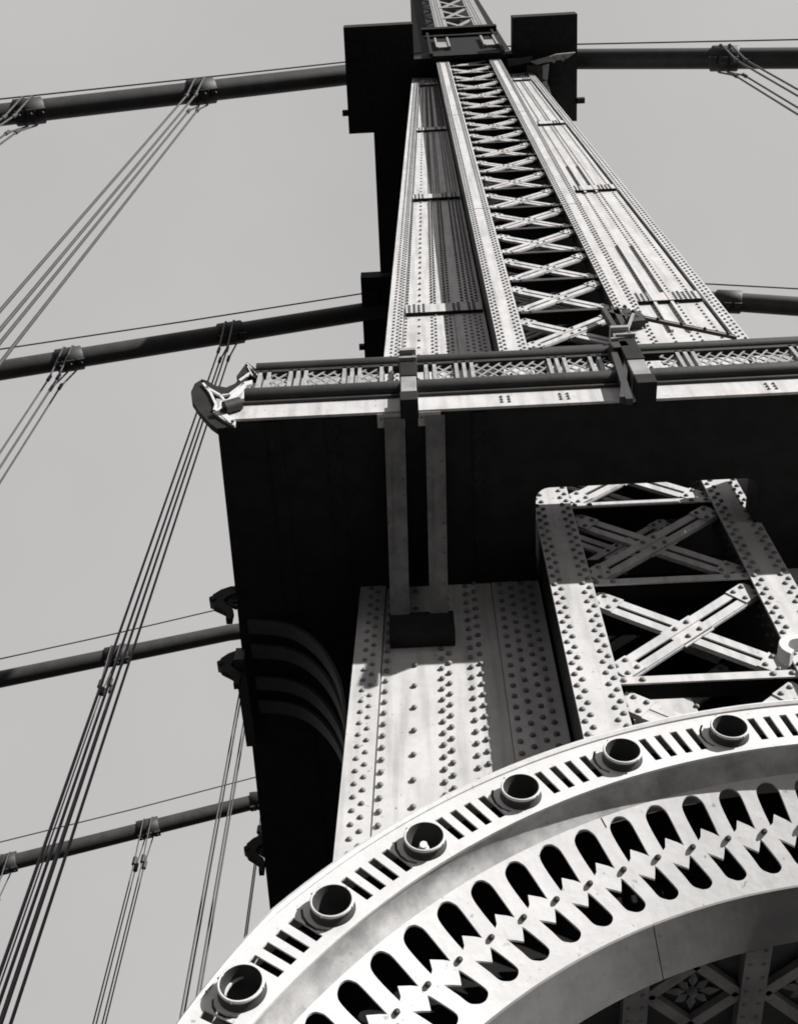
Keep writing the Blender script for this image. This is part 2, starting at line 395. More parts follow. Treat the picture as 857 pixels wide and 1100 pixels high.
for x0, x1, pa, pb in ((-.265, -.125, 413, 435), (.025, .16, 457, 478)):
    s = MB(); zb0, zb1 = H-.03, 7.13; f0, f1 = onZ(pa, 455, zb0).x, onZ(pb, 455, zb0).x
    s.hexa([(f0,YB+.02,zb0),(f1,YB+.02,zb0),(x1,4.86,zb1),(x0,4.86,zb1),(f0,YB+.02,zb0+.015),(f1,YB+.02,zb0+.015),(x1,4.86,zb1+.015),(x0,4.86,zb1+.015)])
    xm = (x0+x1)/2; fm = (f0+f1)/2; s.hexa([(fm-.01,YB+.02,zb0+.015),(fm+.01,YB+.02,zb0+.015),(xm+.01,4.86,zb1+.015),(xm-.01,4.86,zb1+.015),(fm-.01,YB+.02,H),(fm+.01,YB+.02,H),(xm+.01,4.86,H),(xm-.01,4.86,H)])
    s.bar((f0+.05, YB+.1, zb0-.03), (x0+.045, 4.8, zb1-.002), .006, .004, (0,0,-1))
    for q in range(12):
        t = q/11.5; yy = YB+.12+t*1.2; zz = zb0+(zb1-zb0)*(yy-YB-.02)/(4.86-YB-.02)
        u_ = (yy-YB-.02)/(4.86-YB-.02)
        for xx in (f0+(x0-f0)*u_+.018, f1+(x1-f1)*u_-.018): s.rivet((xx, yy, zz), n=(0,0,-1), r=.010, h=.008)
    s.build('floor_beam', MBm, plat)
s = MB(); s.box(-.275, .20, 4.86, 4.985, 6.88, 7.16); s.build('beam_seat', MF, plat, .008)
for xx in (-1.05, -.62, .45, 2.95, 3.6):
    s = MB(); s.box(xx-.05, xx+.05, YB+.02, 11.9 if xx < -.6 else 4.9, H-.014, H-.003)
    y = YB+.08
    while y < (9 if xx < -.6 else 4.9): s.rivet((xx-.03, y, H-.014), n=(0,0,-1), r=.012, h=.01); s.rivet((xx+.03, y, H-.014), n=(0,0,-1), r=.012, h=.01); y += .1
    s.build('seam_plate', MF, plat)
# curved knee brackets between the overhang and the side of the column
kn = [(-1.42, 7.62), (-1.15, 7.56), (-.95, 7.40), (-.78, 7.12), (-.66, 6.75), (-.60, 6.30), (-.58, 5.95)]
def crom(P, k=5):
    out = []
    for i in range(len(P)-1):
        a, b, c, d = P[max(i-1, 0)], P[i], P[i+1], P[min(i+2, len(P)-1)]
        for q in range(k):
            t = q/k; out.append(tuple(.5*((2*b[j])+(-a[j]+c[j])*t+(2*a[j]-5*b[j]+4*c[j]-d[j])*t*t+(-a[j]+3*b[j]-3*c[j]+d[j])*t**3) for j in (0, 1)))
    return out+[P[-1]]
kns = crom(kn); MKN = mat('knee_paint', .05, .6, .3)
for Yk in (5.18, 5.42, 5.74, 5.98):
    s = MB(); w = .13
    for (xa, za), (xb, zb) in zip(kns[:-1], kns[1:]):
        s.hexa([(xa,Yk,za),(xb,Yk,zb),(xb,Yk+w,zb),(xa,Yk+w,za),(xa+.02,Yk,za+.02),(xb+.02,Yk,zb+.02),(xb+.02,Yk+w,zb+.02),(xa+.02,Yk+w,za+.02)])
    s.build('knee_bracket', MKN, plat)
# cast bracket at the corner: dark curved shell with a pale ribbed face
def px_prism(mb, pts, Y, t): mb.prism([onY(*p, Y) for p in pts], (0, t, 0))
s = MB()
shell = [(205,421),(209,412),(217,407),(222,409),(231,417),(243,417),(252,412),(259,404),(263,410),(252,419),(240,424),(229,423),(222,416),(219,413),(221,420),(231,434),(236,440),(231,443),(247,452),(252,459),(232,459),(227,455),(214,441),(206,430)]
o_ = []
# outer shell as a band with depth: left limb and foot
px_prism(s, [(205,421),(209,412),(217,407),(220,409),(219,414),(226,425),(231,437),(232,444),(244,453),(254,459),(233,460),(226,455),(214,442),(206,430)], 3.47, .05)
px_prism(s, [(217,407),(223,409),(231,414),(243,416),(252,412),(258,406),(262,401),(266,404),(258,414),(250,420),(240,423),(230,421),(222,414)], 3.46, .05)
px_prism(s, [(254,404),(265,389),(275,396),(281,404),(279,408),(271,404),(266,402),(259,408)], 3.46, .07)
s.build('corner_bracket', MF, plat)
s = MB()
def ribs(mb, segs, Y, w, t=.02):
    for a, b in segs: mb.bar(onY(*a, Y), onY(*b, Y), w, t)
ribs(s, [((218,411),(226,421)),((226,421),(232,434)),((232,434),(230,440)),((230,442),(241,450)),((241,450),(252,456)),((221,415),(237,424)),((237,424),(244,434)),((237,424),(246,423)),((246,423),(262,411)),((268,400),(257,408))], 3.45, .018)
px_prism(s, [(236,431),(245,428),(262,410),(271,408),(270,412),(264,414),(254,424),(247,434),(243,437),(241,442),(247,447),(253,452),(252,457),(243,452),(233,443),(231,440),(236,437)], 3.45, .02)
ribs(s, [((265,390),(272,397)),((272,397),(279,405)),((266,393),(271,403))], 3.45, .008, .01)
s.build('bracket_face', MA, plat)
s = MB(); px_prism(s, [(263,412),(272,411),(281,412),(276,424),(270,434),(258,434)], 3.49, .01); s.build('corner_panel', MA, plat)
s = MB(); q = onY(240,441,3.44); s.rivet(q, r=.03, h=.02); s.rivet(onY(250,453,3.44), r=.015, h=.015); s.tube([onY(241,438,3.42), onY(258,433,3.42)], .05, 10); s.build('rail_stub', MD, plat)
# brackets standing out along the side edge, seen in outline
def edge_bracket(Yk, zt):
    x0 = leftx(Yk); s = MB()
    prof = [(0,0),(-.05,.0),(-.13,-.05),(-.19,-.13),(-.20,-.24),(-.16,-.33),(-.08,-.40),(-.04,-.44),(-.03,-.56),(.02,-.56)]
    inner = [(.02,-.10),(-.06,-.10),(-.11,-.14),(-.14,-.20),(-.145,-.25),(-.12,-.29),(-.06,-.34),(.0,-.36),(.02,-.40)]
    nrm = prof + [(.02,-.42),(.0,-.36),(-.05,-.31),(-.085,-.25),(-.075,-.19),(-.04,-.15),(.02,-.12)]
    s.prism([(x0+x*.9, Yk, zt-.03+z*.82) for x, z in nrm], (0, .05, 0))
    s.bar((x0+.03, Yk+.02, zt-.21), (x0-.10, Yk+.02, zt-.20), .030, .03); s.bar((x0+.03, Yk+.02, zt-.29), (x0-.08, Yk+.02, zt-.20), .022, .03); s.bar((x0+.03, Yk+.02, zt-.14), (x0-.09, Yk+.02, zt-.21), .022, .03)
    s.tube([(x0-.165, Yk-.01, zt-.20), (x0-.165, Yk+.08, zt-.20)], .028, 10)
    return s.build('edge_bracket', MF, plat)
edge_bracket(4.95, 7.80); edge_bracket(5.57, 7.80); edge_bracket(7.80, 7.98)
s = MB(); s.box(leftx(6)-.03, leftx(6)+.05, 5.5, 6.4, H-.16, H-.002); s.build('edge_angle', MD, plat)

# ================================================================== THE RAILING
rail = empty('platform_railing', 'dark railing with diamond mesh panels along the front edge of the overhanging platform', 'railing', (1, YB, HT))
zr0, zr1 = 8.11, 8.53
s = MB(); s.tube([(-1.25, YB-.02, 8.60), (XR, YB-.02, 8.60)], .062, 14); s.box(-1.25, XR, YB-.045, YB+.02, 8.50, 8.545); s.build('top_rail', MD, rail)
s = MB(); s.tube([(-1.28, YB-.03, 8.045), (XR, YB-.03, 8.045)], .075, 14); s.box(-1.28, XR, YB-.05, YB+.03, 8.105, 8.13); s.build('bottom_rail', MD, rail)
def baluster(x):
    s = MB(); s.box(x-.014, x+.014, YB-.045, YB-.005, zr0, zr1); s.box(x-.022, x+.022, YB-.012, YB+.012, zr0, zr1); s.build('baluster', MG, rail)
def mesh_panel(x0, x1):
    s = MB(); p = .088
    h = zr1-zr0; k = -math.ceil(h/p)
    W = x1-x0
    def clip(c, sg, yo):
        # line x = c + sg*t*.62 , z = t
        t0, t1 = 0, h; m = sg*.72
        for bound, side in ((0, 1), (W, -1)):
            pass
        ts = sorted([(0-c)/m, (W-c)/m]); a = max(t0, ts[0]); b = min(t1, ts[1])
        if b-a > .02: s.bar((x0+c+m*a, YB-.03+yo, zr0+a), (x0+c+m*b, YB-.03+yo, zr0+b), .0115, .009)
    c = -h; 
    while c < W+h:
        clip(c, 1, 0); clip(c, -1, .010)
        c += p
    yy = zr0+.02
    s.box(x0, x1, YB-.03, YB-.015, zr0, zr0+.02); s.box(x0, x1, YB-.03, YB-.015, zr1-.02, zr1)
    s.build('mesh_panel', MG, rail)
def bay(xl, xr):
    w = xr-xl; a = .30
    bs = [.06, .13, .30, .36, .42]
    for b in bs: baluster(xl+b); baluster(xr-b)
    mesh_panel(xl+.15, xl+.285); mesh_panel(xr-.285, xr-.15); mesh_panel(xl+.44, xr-.44)
bay(-1.27, -.13)
bay(.02, 1.78) if False else None
for b in (.085, .15, .32, .38, .44): baluster(b)
mesh_panel(.165, .30); mesh_panel(.455, 1.02)
for b in (1.04, 1.10, 1.16, 1.36, 1.43): baluster(b)
mesh_panel(1.18, 1.345); mesh_panel(1.45, 1.60)
mesh_panel(1.90, 2.02)
for b in (2.04, 2.10, 2.16): baluster(b)
mesh_panel(2.18, 2.90)
for b in (2.92, 2.98, 3.04): baluster(b)
mesh_panel(3.06, 3.9)
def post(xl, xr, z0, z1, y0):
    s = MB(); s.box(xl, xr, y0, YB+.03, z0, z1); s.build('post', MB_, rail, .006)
    s = MB(); s.box(xl-.004, xr+.004, y0-.01, YB, z0+.44, z1-.06); s.build('post_shade', MF, rail, .004)  # dark slab: shade on the upper post put into the colour
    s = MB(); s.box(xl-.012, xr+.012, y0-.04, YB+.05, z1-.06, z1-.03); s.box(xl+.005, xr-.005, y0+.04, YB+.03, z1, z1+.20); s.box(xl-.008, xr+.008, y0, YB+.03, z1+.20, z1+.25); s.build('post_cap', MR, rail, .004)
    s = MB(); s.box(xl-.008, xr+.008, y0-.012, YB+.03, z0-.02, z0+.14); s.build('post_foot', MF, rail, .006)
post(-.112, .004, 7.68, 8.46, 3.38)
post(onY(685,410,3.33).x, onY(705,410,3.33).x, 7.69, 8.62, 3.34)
s = MB()
for a, b, w in (((660,378),(676,428), .05), ((674,376),(668,426), .035)): s.bar(onY(*a, 3.36), onY(*b, 3.36), w, .05)
s.build('brace_frame', MD, rail)
s = MB(); s.bar(onY(656,370,3.33), onY(675,368,3.33), .12, .14); s.build('hinge_block', MD, rail, .01)
s = MB(); s.bar(onY(656,363,3.32), onY(675,361,3.32), .02, .03); s.build('hinge_plate', MG, rail)

# ================================================================== THE ARCH
arch = empty('ornamental_arch', 'pale cast arch with round lamp sockets and a pierced oval band across the foreground', 'arch', (1.4, 2.8, BOT))
AC = (1.40, .65); YA = 2.60
def pol(r, a, y):
    if r > 2.42 and a > 138: r -= min((a-138)/8.6, 1.3)*.042*(r-2.42)/.105      # the rim thins towards the springing
    a = R(a); return (AC[0]+r*math.cos(a), y, AC[1]+r*math.sin(a))
R0, R1 = 2.525, 2.315          # rim, outer and inner radius
SA = [143.6, 135.2, 126.7, 118.0, 109.0, 99.85]
def pitch_angles():
    a = list(SA); 
    x = SA[0]
    while x+8.6 < 186: x += 8.6; a.insert(0, x)
    x = SA[-1]
    while x-9.0 > -6: x -= 9.0; a.append(x)
    return a
SA = pitch_angles()
rim = MB()
BF = .5075
for i in range(1, len(SA)-1):             # one cell round each socket, cut midway between the slots
    aP, aI, aN = SA[i-1], SA[i], SA[i+1]; gl, gr = aP-aI, aI-aN
    aH, aL = aI+BF*gl, aN+BF*gr; N = 10
    outer = [(aH+(aL-aH)*k/N, R0) for k in range(N+1)] + [(aL+(aH-aL)*k/N, R1) for k in range(N+1)]
    holes = []
    for c, sp in ((aI+gl*.435, gl), (aI+gl*.29, gl), (aN+gr*.58, gr), (aN+gr*.725, gr)):
        w = .30
        holes.append([(c-w+.08, 2.467), (c+w+.08, 2.467), (c+w-.1, 2.357), (c-w-.1, 2.357)])
    cc = aI+gl*.185+.05
    arc = [(2.472,.0),(2.450,.38),(2.420,.58),(2.390,.52),(2.362,.15)]
    holes.append([(cc+o-.30, r_) for r_, o in arc] + [(cc+o-.08, r_) for r_, o in reversed(arc)])
    holes.append([(aI+math.degrees(.050*math.cos(R(t))/2.405), 2.405+.050*math.sin(R(t))) for t in range(0, 360, 20)])
    fill_holes(outer, holes, lambda u, v, d: pol(v, u, YA+d), .007, rim)
# outer lip bead and inner return
def ring_strip(mb, prof, a0, a1, da=1.5):
    n = int(abs(a1-a0)/da)+1; m = len(prof); vs = []
    for i in range(n+1):
        a = a0+(a1-a0)*i/n
        for r_, y in prof: vs.append(pol(r_, a, y))
    mb.add(vs, [(i*m+j, i*m+(j+1) % m, (i+1)*m+(j+1) % m, (i+1)*m+j) for i in range(n) for j in range(m)], False)
A0, A1 = SA[1]+BF*(SA[0]-SA[1]), SA[-1]+BF*(SA[-2]-SA[-1])
ring_strip(rim, [(R0-.012, YA-.006), (R0-.002, YA-.012), (R0+.010, YA-.006), (R0+.012, YA+.03), (R0+.012, YA+.40), (R0-.01, YA+.40), (R0-.012, YA+.02)], A0, A1)
ring_strip(rim, [(R1, YA-.003), (R1+.012, YA-.004), (R1+.012, YA+.006), (R1, YA+.006)], A0, A1)
rim.build('slotted_rim', MA, arch)
s = MB(); ring_strip(s, [(R0-.012, YA+.12), (R0-.012, YA+.13), (R1+.012, YA+.13), (R1+.012, YA+.12)], A0, A1); s.build('rim_backing', MI, arch)  # near black so the slots stay dark: recess shade put into the colour
# pierced band, a shallow cone turned in under the rim
coneY = lambda r_: 2.68+.2*(2.31-r_)/.31
RI = 1.984
def cone(u, v, d): p = pol(v-d*.54*0, u, coneY(v)+d); return p
HP = 3.32
T0 = 114.0
uh = [(2.153,115.20),(2.200,115.45),(2.242,115.55),(2.262,115.30),(2.272,114.85),(2.273,114.45),(2.268,114.05),(2.258,113.80),(2.243,113.60),(2.195,113.42),(2.150,113.26),(2.163,113.75),(2.182,114.62),(2.160,114.90)]
lh = [(2.117,114.86),(2.106,114.30),(2.091,113.62),(2.107,113.35),(2.123,113.12),(2.116,112.95),(2.080,112.42),(2.050,112.02),(2.038,112.10),(2.030,112.50),(2.030,113.00),(2.036,113.45),(2.048,113.93),(2.075,114.28),(2.098,114.60)]
def smooth(P, i0, i1, k=3):        # Catmull-Rom through the rounded part of an outline
    out = []
    for i in range(len(P)):
        out.append(P[i])
        if i0 <= i < i1:
            a, b, c, d = P[i-1] if i > i0 else P[i], P[i], P[i+1], P[(i+2) % len(P)] if i+1 < i1 else P[i+1]
            for q in range(1, k+1):
                t = q/(k+1)
                out.append(tuple(.5*((2*b[j])+(-a[j]+c[j])*t+(2*a[j]-5*b[j]+4*c[j]-d[j])*t*t+(-a[j]+3*b[j]-3*c[j]+d[j])*t**3) for j in (0, 1)))
    return out
uh = smooth(uh, 0, 10); lh = smooth(lh, 5, 14)
band = MB()
k0, k1 = int((A1-T0)/HP)-0, int((A0-T0)/HP)
for k in range(k0, k1+1):
    b = T0+HP*k; N = 6
    # slanted cell edges follow the lean of the openings
    sk = lambda v: (v-2.15)*6.5
    rs = [RI+(2.284-RI)*j/8 for j in range(9)]
    outer = [(b+HP/2+sk(r_)+.1, r_) for r_ in rs]
    outer += [(b+HP/2+sk(rs[-1])+.1-HP*j/N, rs[-1]) for j in range(1, N)]
    outer += [(b-HP/2+sk(r_)+.1, r_) for r_ in reversed(rs)]
    outer += [(b-HP/2+sk(rs[0])+.1+HP*j/N, rs[0]) for j in range(1, N)]
    H1 = [(a-T0+b, r_) for r_, a in uh]; H2 = [(a-T0+b, r_) for r_, a in lh]
    fill_holes(outer, [H1, H2], cone, .008, band)
band.build('pierced_band', MS, arch)
for k in range(k0, k1+1):
    b = T0+HP*k; s = MB()
    r_, a = 2.140, 112.62-T0+b
    p = Vector(pol(r_, a, coneY(r_)))
    t = Vector((-math.sin(R(a)), 0, math.cos(R(a)))); rd = Vector((math.cos(R(a)), 0, math.sin(R(a)))); nn = (rd*-.5+Vector((0,-.86,0))).normalized()
    s.tube([p+nn*-.01, p+nn*.010, p+nn*.014], [.010, .009, .005], 8)
    s.build('stud', MD, arch)
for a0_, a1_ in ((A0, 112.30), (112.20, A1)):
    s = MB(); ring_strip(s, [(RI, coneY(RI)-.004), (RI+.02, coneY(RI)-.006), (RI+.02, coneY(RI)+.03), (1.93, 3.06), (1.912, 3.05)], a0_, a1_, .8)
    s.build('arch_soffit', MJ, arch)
s = MB(); ring_strip(s, [(R0-.015, YA+.395), (R0-.015, YA+.41), (1.93, 3.075), (1.925, 3.062)], A0, A1); s.build('arch_back', MI, arch)  # same painted-in shade behind the openings of the band
s = MB()
cv = [(R1+.002, YA+.004), (R1+.003, YA+.03), (R1+.001, YA+.052), (R1-.006, YA+.070), (R1-.017, YA+.084), (2.283, coneY(2.283)+.001)]
n_ = 150
for i in range(n_+1):
    for r_, y in cv: s.v.append(pol(r_, A0+(A1-A0)*i/n_, y))
for i in range(n_):
    for j in range(5): s.f.append((i*6+j, i*6+j+1, (i+1)*6+j+1, (i+1)*6+j)); s.sm.append(True)
s.build('rim_cove', MC2, arch)
# fine joints across the casting
for a in (113.0,):
    s = MB()
    pts = [pol(r_, a-.5+(2.28-r_)*-3, coneY(r_)-.0005) for r_ in (2.283, 2.27, 2.255)]
    s.tube(pts, .0016, 5); s.build('casting_joint', MD, arch)
def socket(a, bulb):
    o = Vector(pol(2.405, a, YA)); s = MB(); n = 40
    prof = [(.066, .0), (.065, -.006), (.058, -.010), (.0565, -.024), (.0565, -.028), (.0620, -.029), (.0640, -.034), (.0615, -.039), (.0565, -.037), (.051, -.026), (.046, .03), (0.0, .045)]
    vs = []; m = len(prof)
    for r_, y in prof:
        for k in range(n): t = 2*math.pi*k/n; vs.append((o.x+r_*math.cos(t), o.y+y, o.z+r_*math.sin(t)))
    s.add(vs, [(j*n+k, j*n+(k+1) % n, (j+1)*n+(k+1) % n, (j+1)*n+k) for j in range(4, m-4) for k in range(n)], True)
    bd = MB(); bd.add(vs, [(j*n+k, j*n+(k+1) % n, (j+1)*n+(k+1) % n, (j+1)*n+k) for j in range(4) for k in range(n)], True)
    clips = []
    for q in (20, 110, 200, 290):
        t = R(q+a); clips.append(t)
    so = s.build('lamp_socket', MA, arch)

    for t in clips:
        c_ = MB(); c_.rivet((o.x+.062*math.cos(t), o.y-.034, o.z+.062*math.sin(t)), n=(math.cos(t), 0, math.sin(t)), r=.004, h=.006)
        co = c_.build('rim_clip', MR, arch); co.parent = so; co.matrix_parent_inverse = Matrix.Identity(4)
    bo = bd.build('socket_body', MD, arch); bo.parent = so; bo.matrix_parent_inverse = Matrix.Identity(4)  # dark body: underside shade of the socket put into its colour
    c = MB(); vs = []
    pr = prof[m-4:]; pr = [(r_-.0015, y) for r_, y in pr[:-1]]+[(.001, .045)]
    for r_, y in pr:
        for k in range(n): t = 2*math.pi*k/n; vs.append((o.x+r_*math.cos(t), o.y+y, o.z+r_*math.sin(t)))
    c.add(vs, [(j*n+k, j*n+(k+1) % n, (j+1)*n+(k+1) % n, (j+1)*n+k) for j in range(len(pr)-1) for k in range(n)], True)
    co = c.build('socket_bowl', MD, arch); co.parent = so; co.matrix_parent_inverse = so.matrix_world.inverted() if False else Matrix.Identity(4)
    if bulb:
        g = MB(); vs = []; rb = .017; K = 10
        for i in range(K+1):
            th = math.pi*i/K
            for k in range(16): t = 2*math.pi*k/16; vs.append((o.x-.004+rb*math.sin(th)*math.cos(t), o.y-.010-rb*math.cos(th), o.z-.028+rb*math.sin(th)*math.sin(t)))
        g.add(vs, [(i*16+k, i*16+(k+1) % 16, (i+1)*16+(k+1) % 16, (i+1)*16+k) for i in range(K) for k in range(16)], True)
        g.tube([(o.x-.004, o.y-.03, o.z-.028), (o.x, o.y+.04, o.z-.01)], .012, 8)
        go = g.build('bulb', MBulb, arch); go.parent = so; go.matrix_parent_inverse = Matrix.Identity(4)
    return so
for a in SA[1:-1]: socket(a, abs(a-126.7) < .1)
for x0, x1 in ((AC[0]-R0, AC[0]-1.92), (AC[0]+1.92, AC[0]+R0)):
    s = MB(); s.box(x0, x1, YA+.03, YA+.46, BOT, AC[1]-.25); s.box(x0-.04, x1+.04, YA, YA+.5, BOT, BOT+.35); s.build('pilaster', MA, arch, .01)

# ================================================================== CEILING BEHIND THE ARCH
ceil = empty('coffered_ceiling', 'dim coffered ceiling with diamond rosette panels seen through the opening of the arch', 'ceiling', (1.4, 4, 2.8))
ZC = 2.80
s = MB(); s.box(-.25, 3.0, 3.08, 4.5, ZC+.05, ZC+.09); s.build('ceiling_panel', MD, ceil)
cells = [(1.11-.42*i, 1.11-.42*(i-1)) for i in range(-4, 3)]
for x0, x1 in cells:
    s = MB(); s.box(x0-.045, x0+.045, 3.08, 4.5, ZC, ZC+.05)
    y = 3.12
    while y < 4.5: s.rivet((x0-.025, y, ZC), n=(0,0,-1), r=.009, h=.007); s.rivet((x0+.025, y, ZC), n=(0,0,-1), r=.009, h=.007); y += .07
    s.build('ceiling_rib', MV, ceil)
for x0, x1 in cells[:-1]:
    for j in range(3):
        cx_, cy_ = (x0+x1)/2-.0, 3.64+.44*j-.0; h = .165
        s = MB()
        P = [Vector((cx_, cy_-h, ZC+.012)), Vector((cx_+h, cy_, ZC+.012)), Vector((cx_, cy_+h, ZC+.012)), Vector((cx_-h, cy_, ZC+.012))]
        for i in range(4): s.bar(P[i], P[(i+1) % 4], .045, .03, (0,0,-1))
        s.bar((cx_-.21, cy_-.0, ZC+.016), (cx_-h, cy_, ZC+.016), .06, .03, (0,0,-1)); s.bar((cx_+.21, cy_, ZC+.016), (cx_+h, cy_, ZC+.016), .06, .03, (0,0,-1))
        s.bar((cx_, cy_-.22, ZC+.016), (cx_, cy_-h, ZC+.016), .05, .03, (0,0,-1))
        f = s.build('diamond_frame', MV, ceil)
        s = MB()
        for q in range(8):
            t = R(45*q); L = .085 if q % 2 else .105; d = Vector((math.cos(t), math.sin(t), 0)); c = Vector((cx_, cy_, ZC+.036))
            sd = Vector((-d.y, d.x, 0)); w = .018
            s.add([c+d*.02, c+d*L*.55+sd*w, c+d*L, c+d*L*.55-sd*w, c+d*L*.55+Vector((0,0,-.02))], [(0,1,4),(1,2,4),(2,3,4),(3,0,4)])
        s.rivet((cx_, cy_, ZC+.04), n=(0,0,-1), r=.02, h=.03)
        o = s.build('rosette', MV, ceil); o.parent = f; o.matrix_parent_inverse = Matrix.Identity(4)
s = MB(); s.box(-.55, 3.3, 4.38, 4.5, 0-1.6, 2.85) if False else s.box(-.25, 3.0, 4.44, 4.5, 2.4, 2.85); s.build('ceiling_edge', MD, ceil)

# ================================================================== CABLES
def line_pts(Y, l_far, l_near, r_near=None, r_far=None):
    a, b = onY(*l_near, Y), onY(*l_far, Y); sl = (a.z-b.z)/(a.x-b.x)
    P = []
    x = -60
    while x < a.x:      # gentle sag: the slope eases further out
        d = a.x-x; z = a.z - sl*d + .0022*max(0, d-9)**2*.6; P.append(Vector((x, Y, z))); x += 3
    P.append(a); 
    if r_near:
        c, e = onY(*r_near, Y), onY(*r_far, Y); sr = (c.z-e.z)/(e.x-c.x)
    else:
        c = Vector((4.7, Y, a.z)); sr = sl
    xm = (a.x+c.x)/2; zm = max(a.z, c.z)+.75
    P += [Vector((a.x*.5+xm*.5, Y, a.z*.45+zm*.55)), Vector((xm, Y, zm)), Vector((c.x*.5+xm*.5, Y, c.z*.45+zm*.55)), c]
    x = c.x+3
    while x < 60:
        d = x-c.x; P.append(Vector((x, Y, c.z-sr*d+.0013*max(0, d-9)**2))); x += 3
    return P
cab = [  # Y, cable far/near, right near/far, rope line far/near (+right), bands
 (4.95, (0,123), (372,80), (620,63), (857,62), (0,106), (372,66), (620,47), (857,42), [215, 30], [778]),
 (11.3, (0,398), (390,335), (785,324), (857,329), (0,375), (390,315), (765,305), (857,310), [247, 75], [782]),
 (21.6, (0,730), (245,680), None, None, (0,708), (225,657), None, None, [275, 125], []),
 (28.8, (0,930), (280,860), None, None, (0,905), (275,835), None, None, [281, 158, 6], [])]
desc = ['nearest', 'second', 'third', 'farthest']
wh = ['thick black main cable highest in the picture, entering the top cross platform of the tower',
      'thick black main cable passing behind the tower just above the platform railing',
      'thick black main cable meeting the dark platform edge beside the outlined brackets',
      'thick black main cable lowest in the picture, ending behind the platform near the arch']
wl = ['thin hand wire strung above the topmost main cable', 'thin hand wire strung above the main cable behind the railing corner',
      'thin hand wire reaching the upper outlined edge bracket', 'thin hand wire strung above the lowest main cable']
def x_at(px, Y, P):      # point of the cable whose picture column is px
    best = None
    for i in range(len(P)-1):
        for k in range(40):
            q = P[i].lerp(P[i+1], k/40); c = M.transposed() @ q
            if c.z <= 0: continue
            u = CX+F*c.x/c.z
            if best is None or abs(u-px) < best[0]: best = (abs(u-px), q, (P[i+1]-P[i]).normalized())
    return best[1], best[2]
GS = 'suspender ropes hanging from the main cables'
susp_lab = {
 (0,215): 'bundle of thin suspender ropes running down left from the band midway along the topmost cable',
 (0,30): 'short bundle of suspender ropes leaving the band at the upper left corner',
 (0,778): 'bundle of suspender ropes slanting down right from the band near the upper right corner',
 (1,247): 'long suspender ropes passing behind the cast corner bracket of the railing',
 (1,75): 'suspender ropes running to the left border from the second cable',
 (1,782): 'suspender ropes of the short cable piece right of the tower',
 (2,275): 'pair of suspender ropes coming out below the second outlined edge bracket',
 (2,125): 'suspender ropes hanging from the band crossed by the long ropes',
 (3,281): 'single thin suspender line just beside the lowest outlined edge bracket',
 (3,158): 'suspender ropes hanging from the band midway along the lowest cable',
 (3,6): 'suspender ropes below the band of the lowest cable at the left border'}
for ci, (Y, lf, ln, rn, rf, wf, wn, wrn, wrf, bl, br) in enumerate(cab):
    P = line_pts(Y, lf, ln, rn, rf)
    root = empty('main_cable', wh[ci], 'cable', P[0], 'main cables of the suspension bridge')
    s = MB(); s.tube(P, .265, 20); s.build('cable_run', MC, root)
    for px in bl+br:
        c, d = x_at(px, Y, P)
        up = Vector((0,0,1)); up = (up-d*up.dot(d)).normalized(); sd = d.cross(up)
        s = MB(); L = .36
        s.tube([c-d*L, c-d*(L-.03), c+d*(L-.03), c+d*L], [.29, .325, .325, .29], 20)
        for t in (-.30, -.02, .26):                        # bolting lugs above and below
            for sg in (1, -1):
                b0 = c+d*(t-.08)+up*sg*.34; b1 = c+d*(t+.08+.04)+up*sg*.34; s.bar(b0, b1, .20, .12, up*sg) if False else s.hexa([b0-sd*.1-up*.05, b1-sd*.1-up*.05, b1+sd*.1-up*.05, b0+sd*.1-up*.05, b0-sd*.1+up*.05, b1-sd*.1+up*.05, b1+sd*.1+up*.05, b0+sd*.1+up*.05])
                s.rivet(c+d*(t+.02)+up*sg*.39, n=up*sg, r=.04, h=.05)
        s.build('cable_band', MD, root)
        if ci == 1 and px == 782: continue
        # ropes looped over the band, falling both sides
        sp = empty('suspender', susp_lab[(ci, px)], 'suspender', c, GS)
        if abs(px-281) < 1: sets = (.12,)
        else: sets = (-.115, .115) if ci < 2 else (-.14, .14)
        for t in sets:
            q = c+d*t; s = MB(); path = []
            side = .345; lo = (.16, .12, .12, .12)[ci]
            path.append(Vector((q.x, q.y-lo, BOT))); path.append(Vector((q.x, q.y-lo-.02, q.z-1.6)))
            for k in range(-4, 13+4):
                th = math.pi*k/12
                if 0 <= th <= math.pi: path.append(Vector((q.x, q.y-side*math.cos(th), q.z+side*math.sin(th))))
            path.append(Vector((q.x, q.y+lo+.02, q.z-1.6))); path.append(Vector((q.x, q.y+lo, BOT)))
            s.tube(path, .024, 8)
            s.build('rope', MP, sp)
            for sg in (-1, 1):
                s = MB(); s.tube([(q.x, q.y+sg*(lo+.02), q.z-1.45), (q.x, q.y+sg*(lo+.02), q.z-1.75)], .045 if ci < 2 else .08, 8); s.build('rope_clamp', MD, sp)
    a, b = onY(*wn, Y), onY(*wf, Y); sl = (a-b)
    path = [a-sl*6+Vector((0,0,6)), a-sl*3+Vector((0,0,1.5)), b-sl*.5+Vector((0,0,.1)), b, b.lerp(a, .5)+Vector((0,0,-.05)), a]
    if wrn:
        c, e = onY(*wrn, Y), onY(*wrf, Y); path += [Vector(((a.x+c.x)/2, Y, max(a.z, c.z)+.6)), c, e, e+(e-c)*4]
    else: path += [a+sl*.5, ]
    s = MB(); s.tube(path, .022, 6); tag(s.build('hand_wire', MP), wl[ci], 'wire', 'hand wires above the main cables')

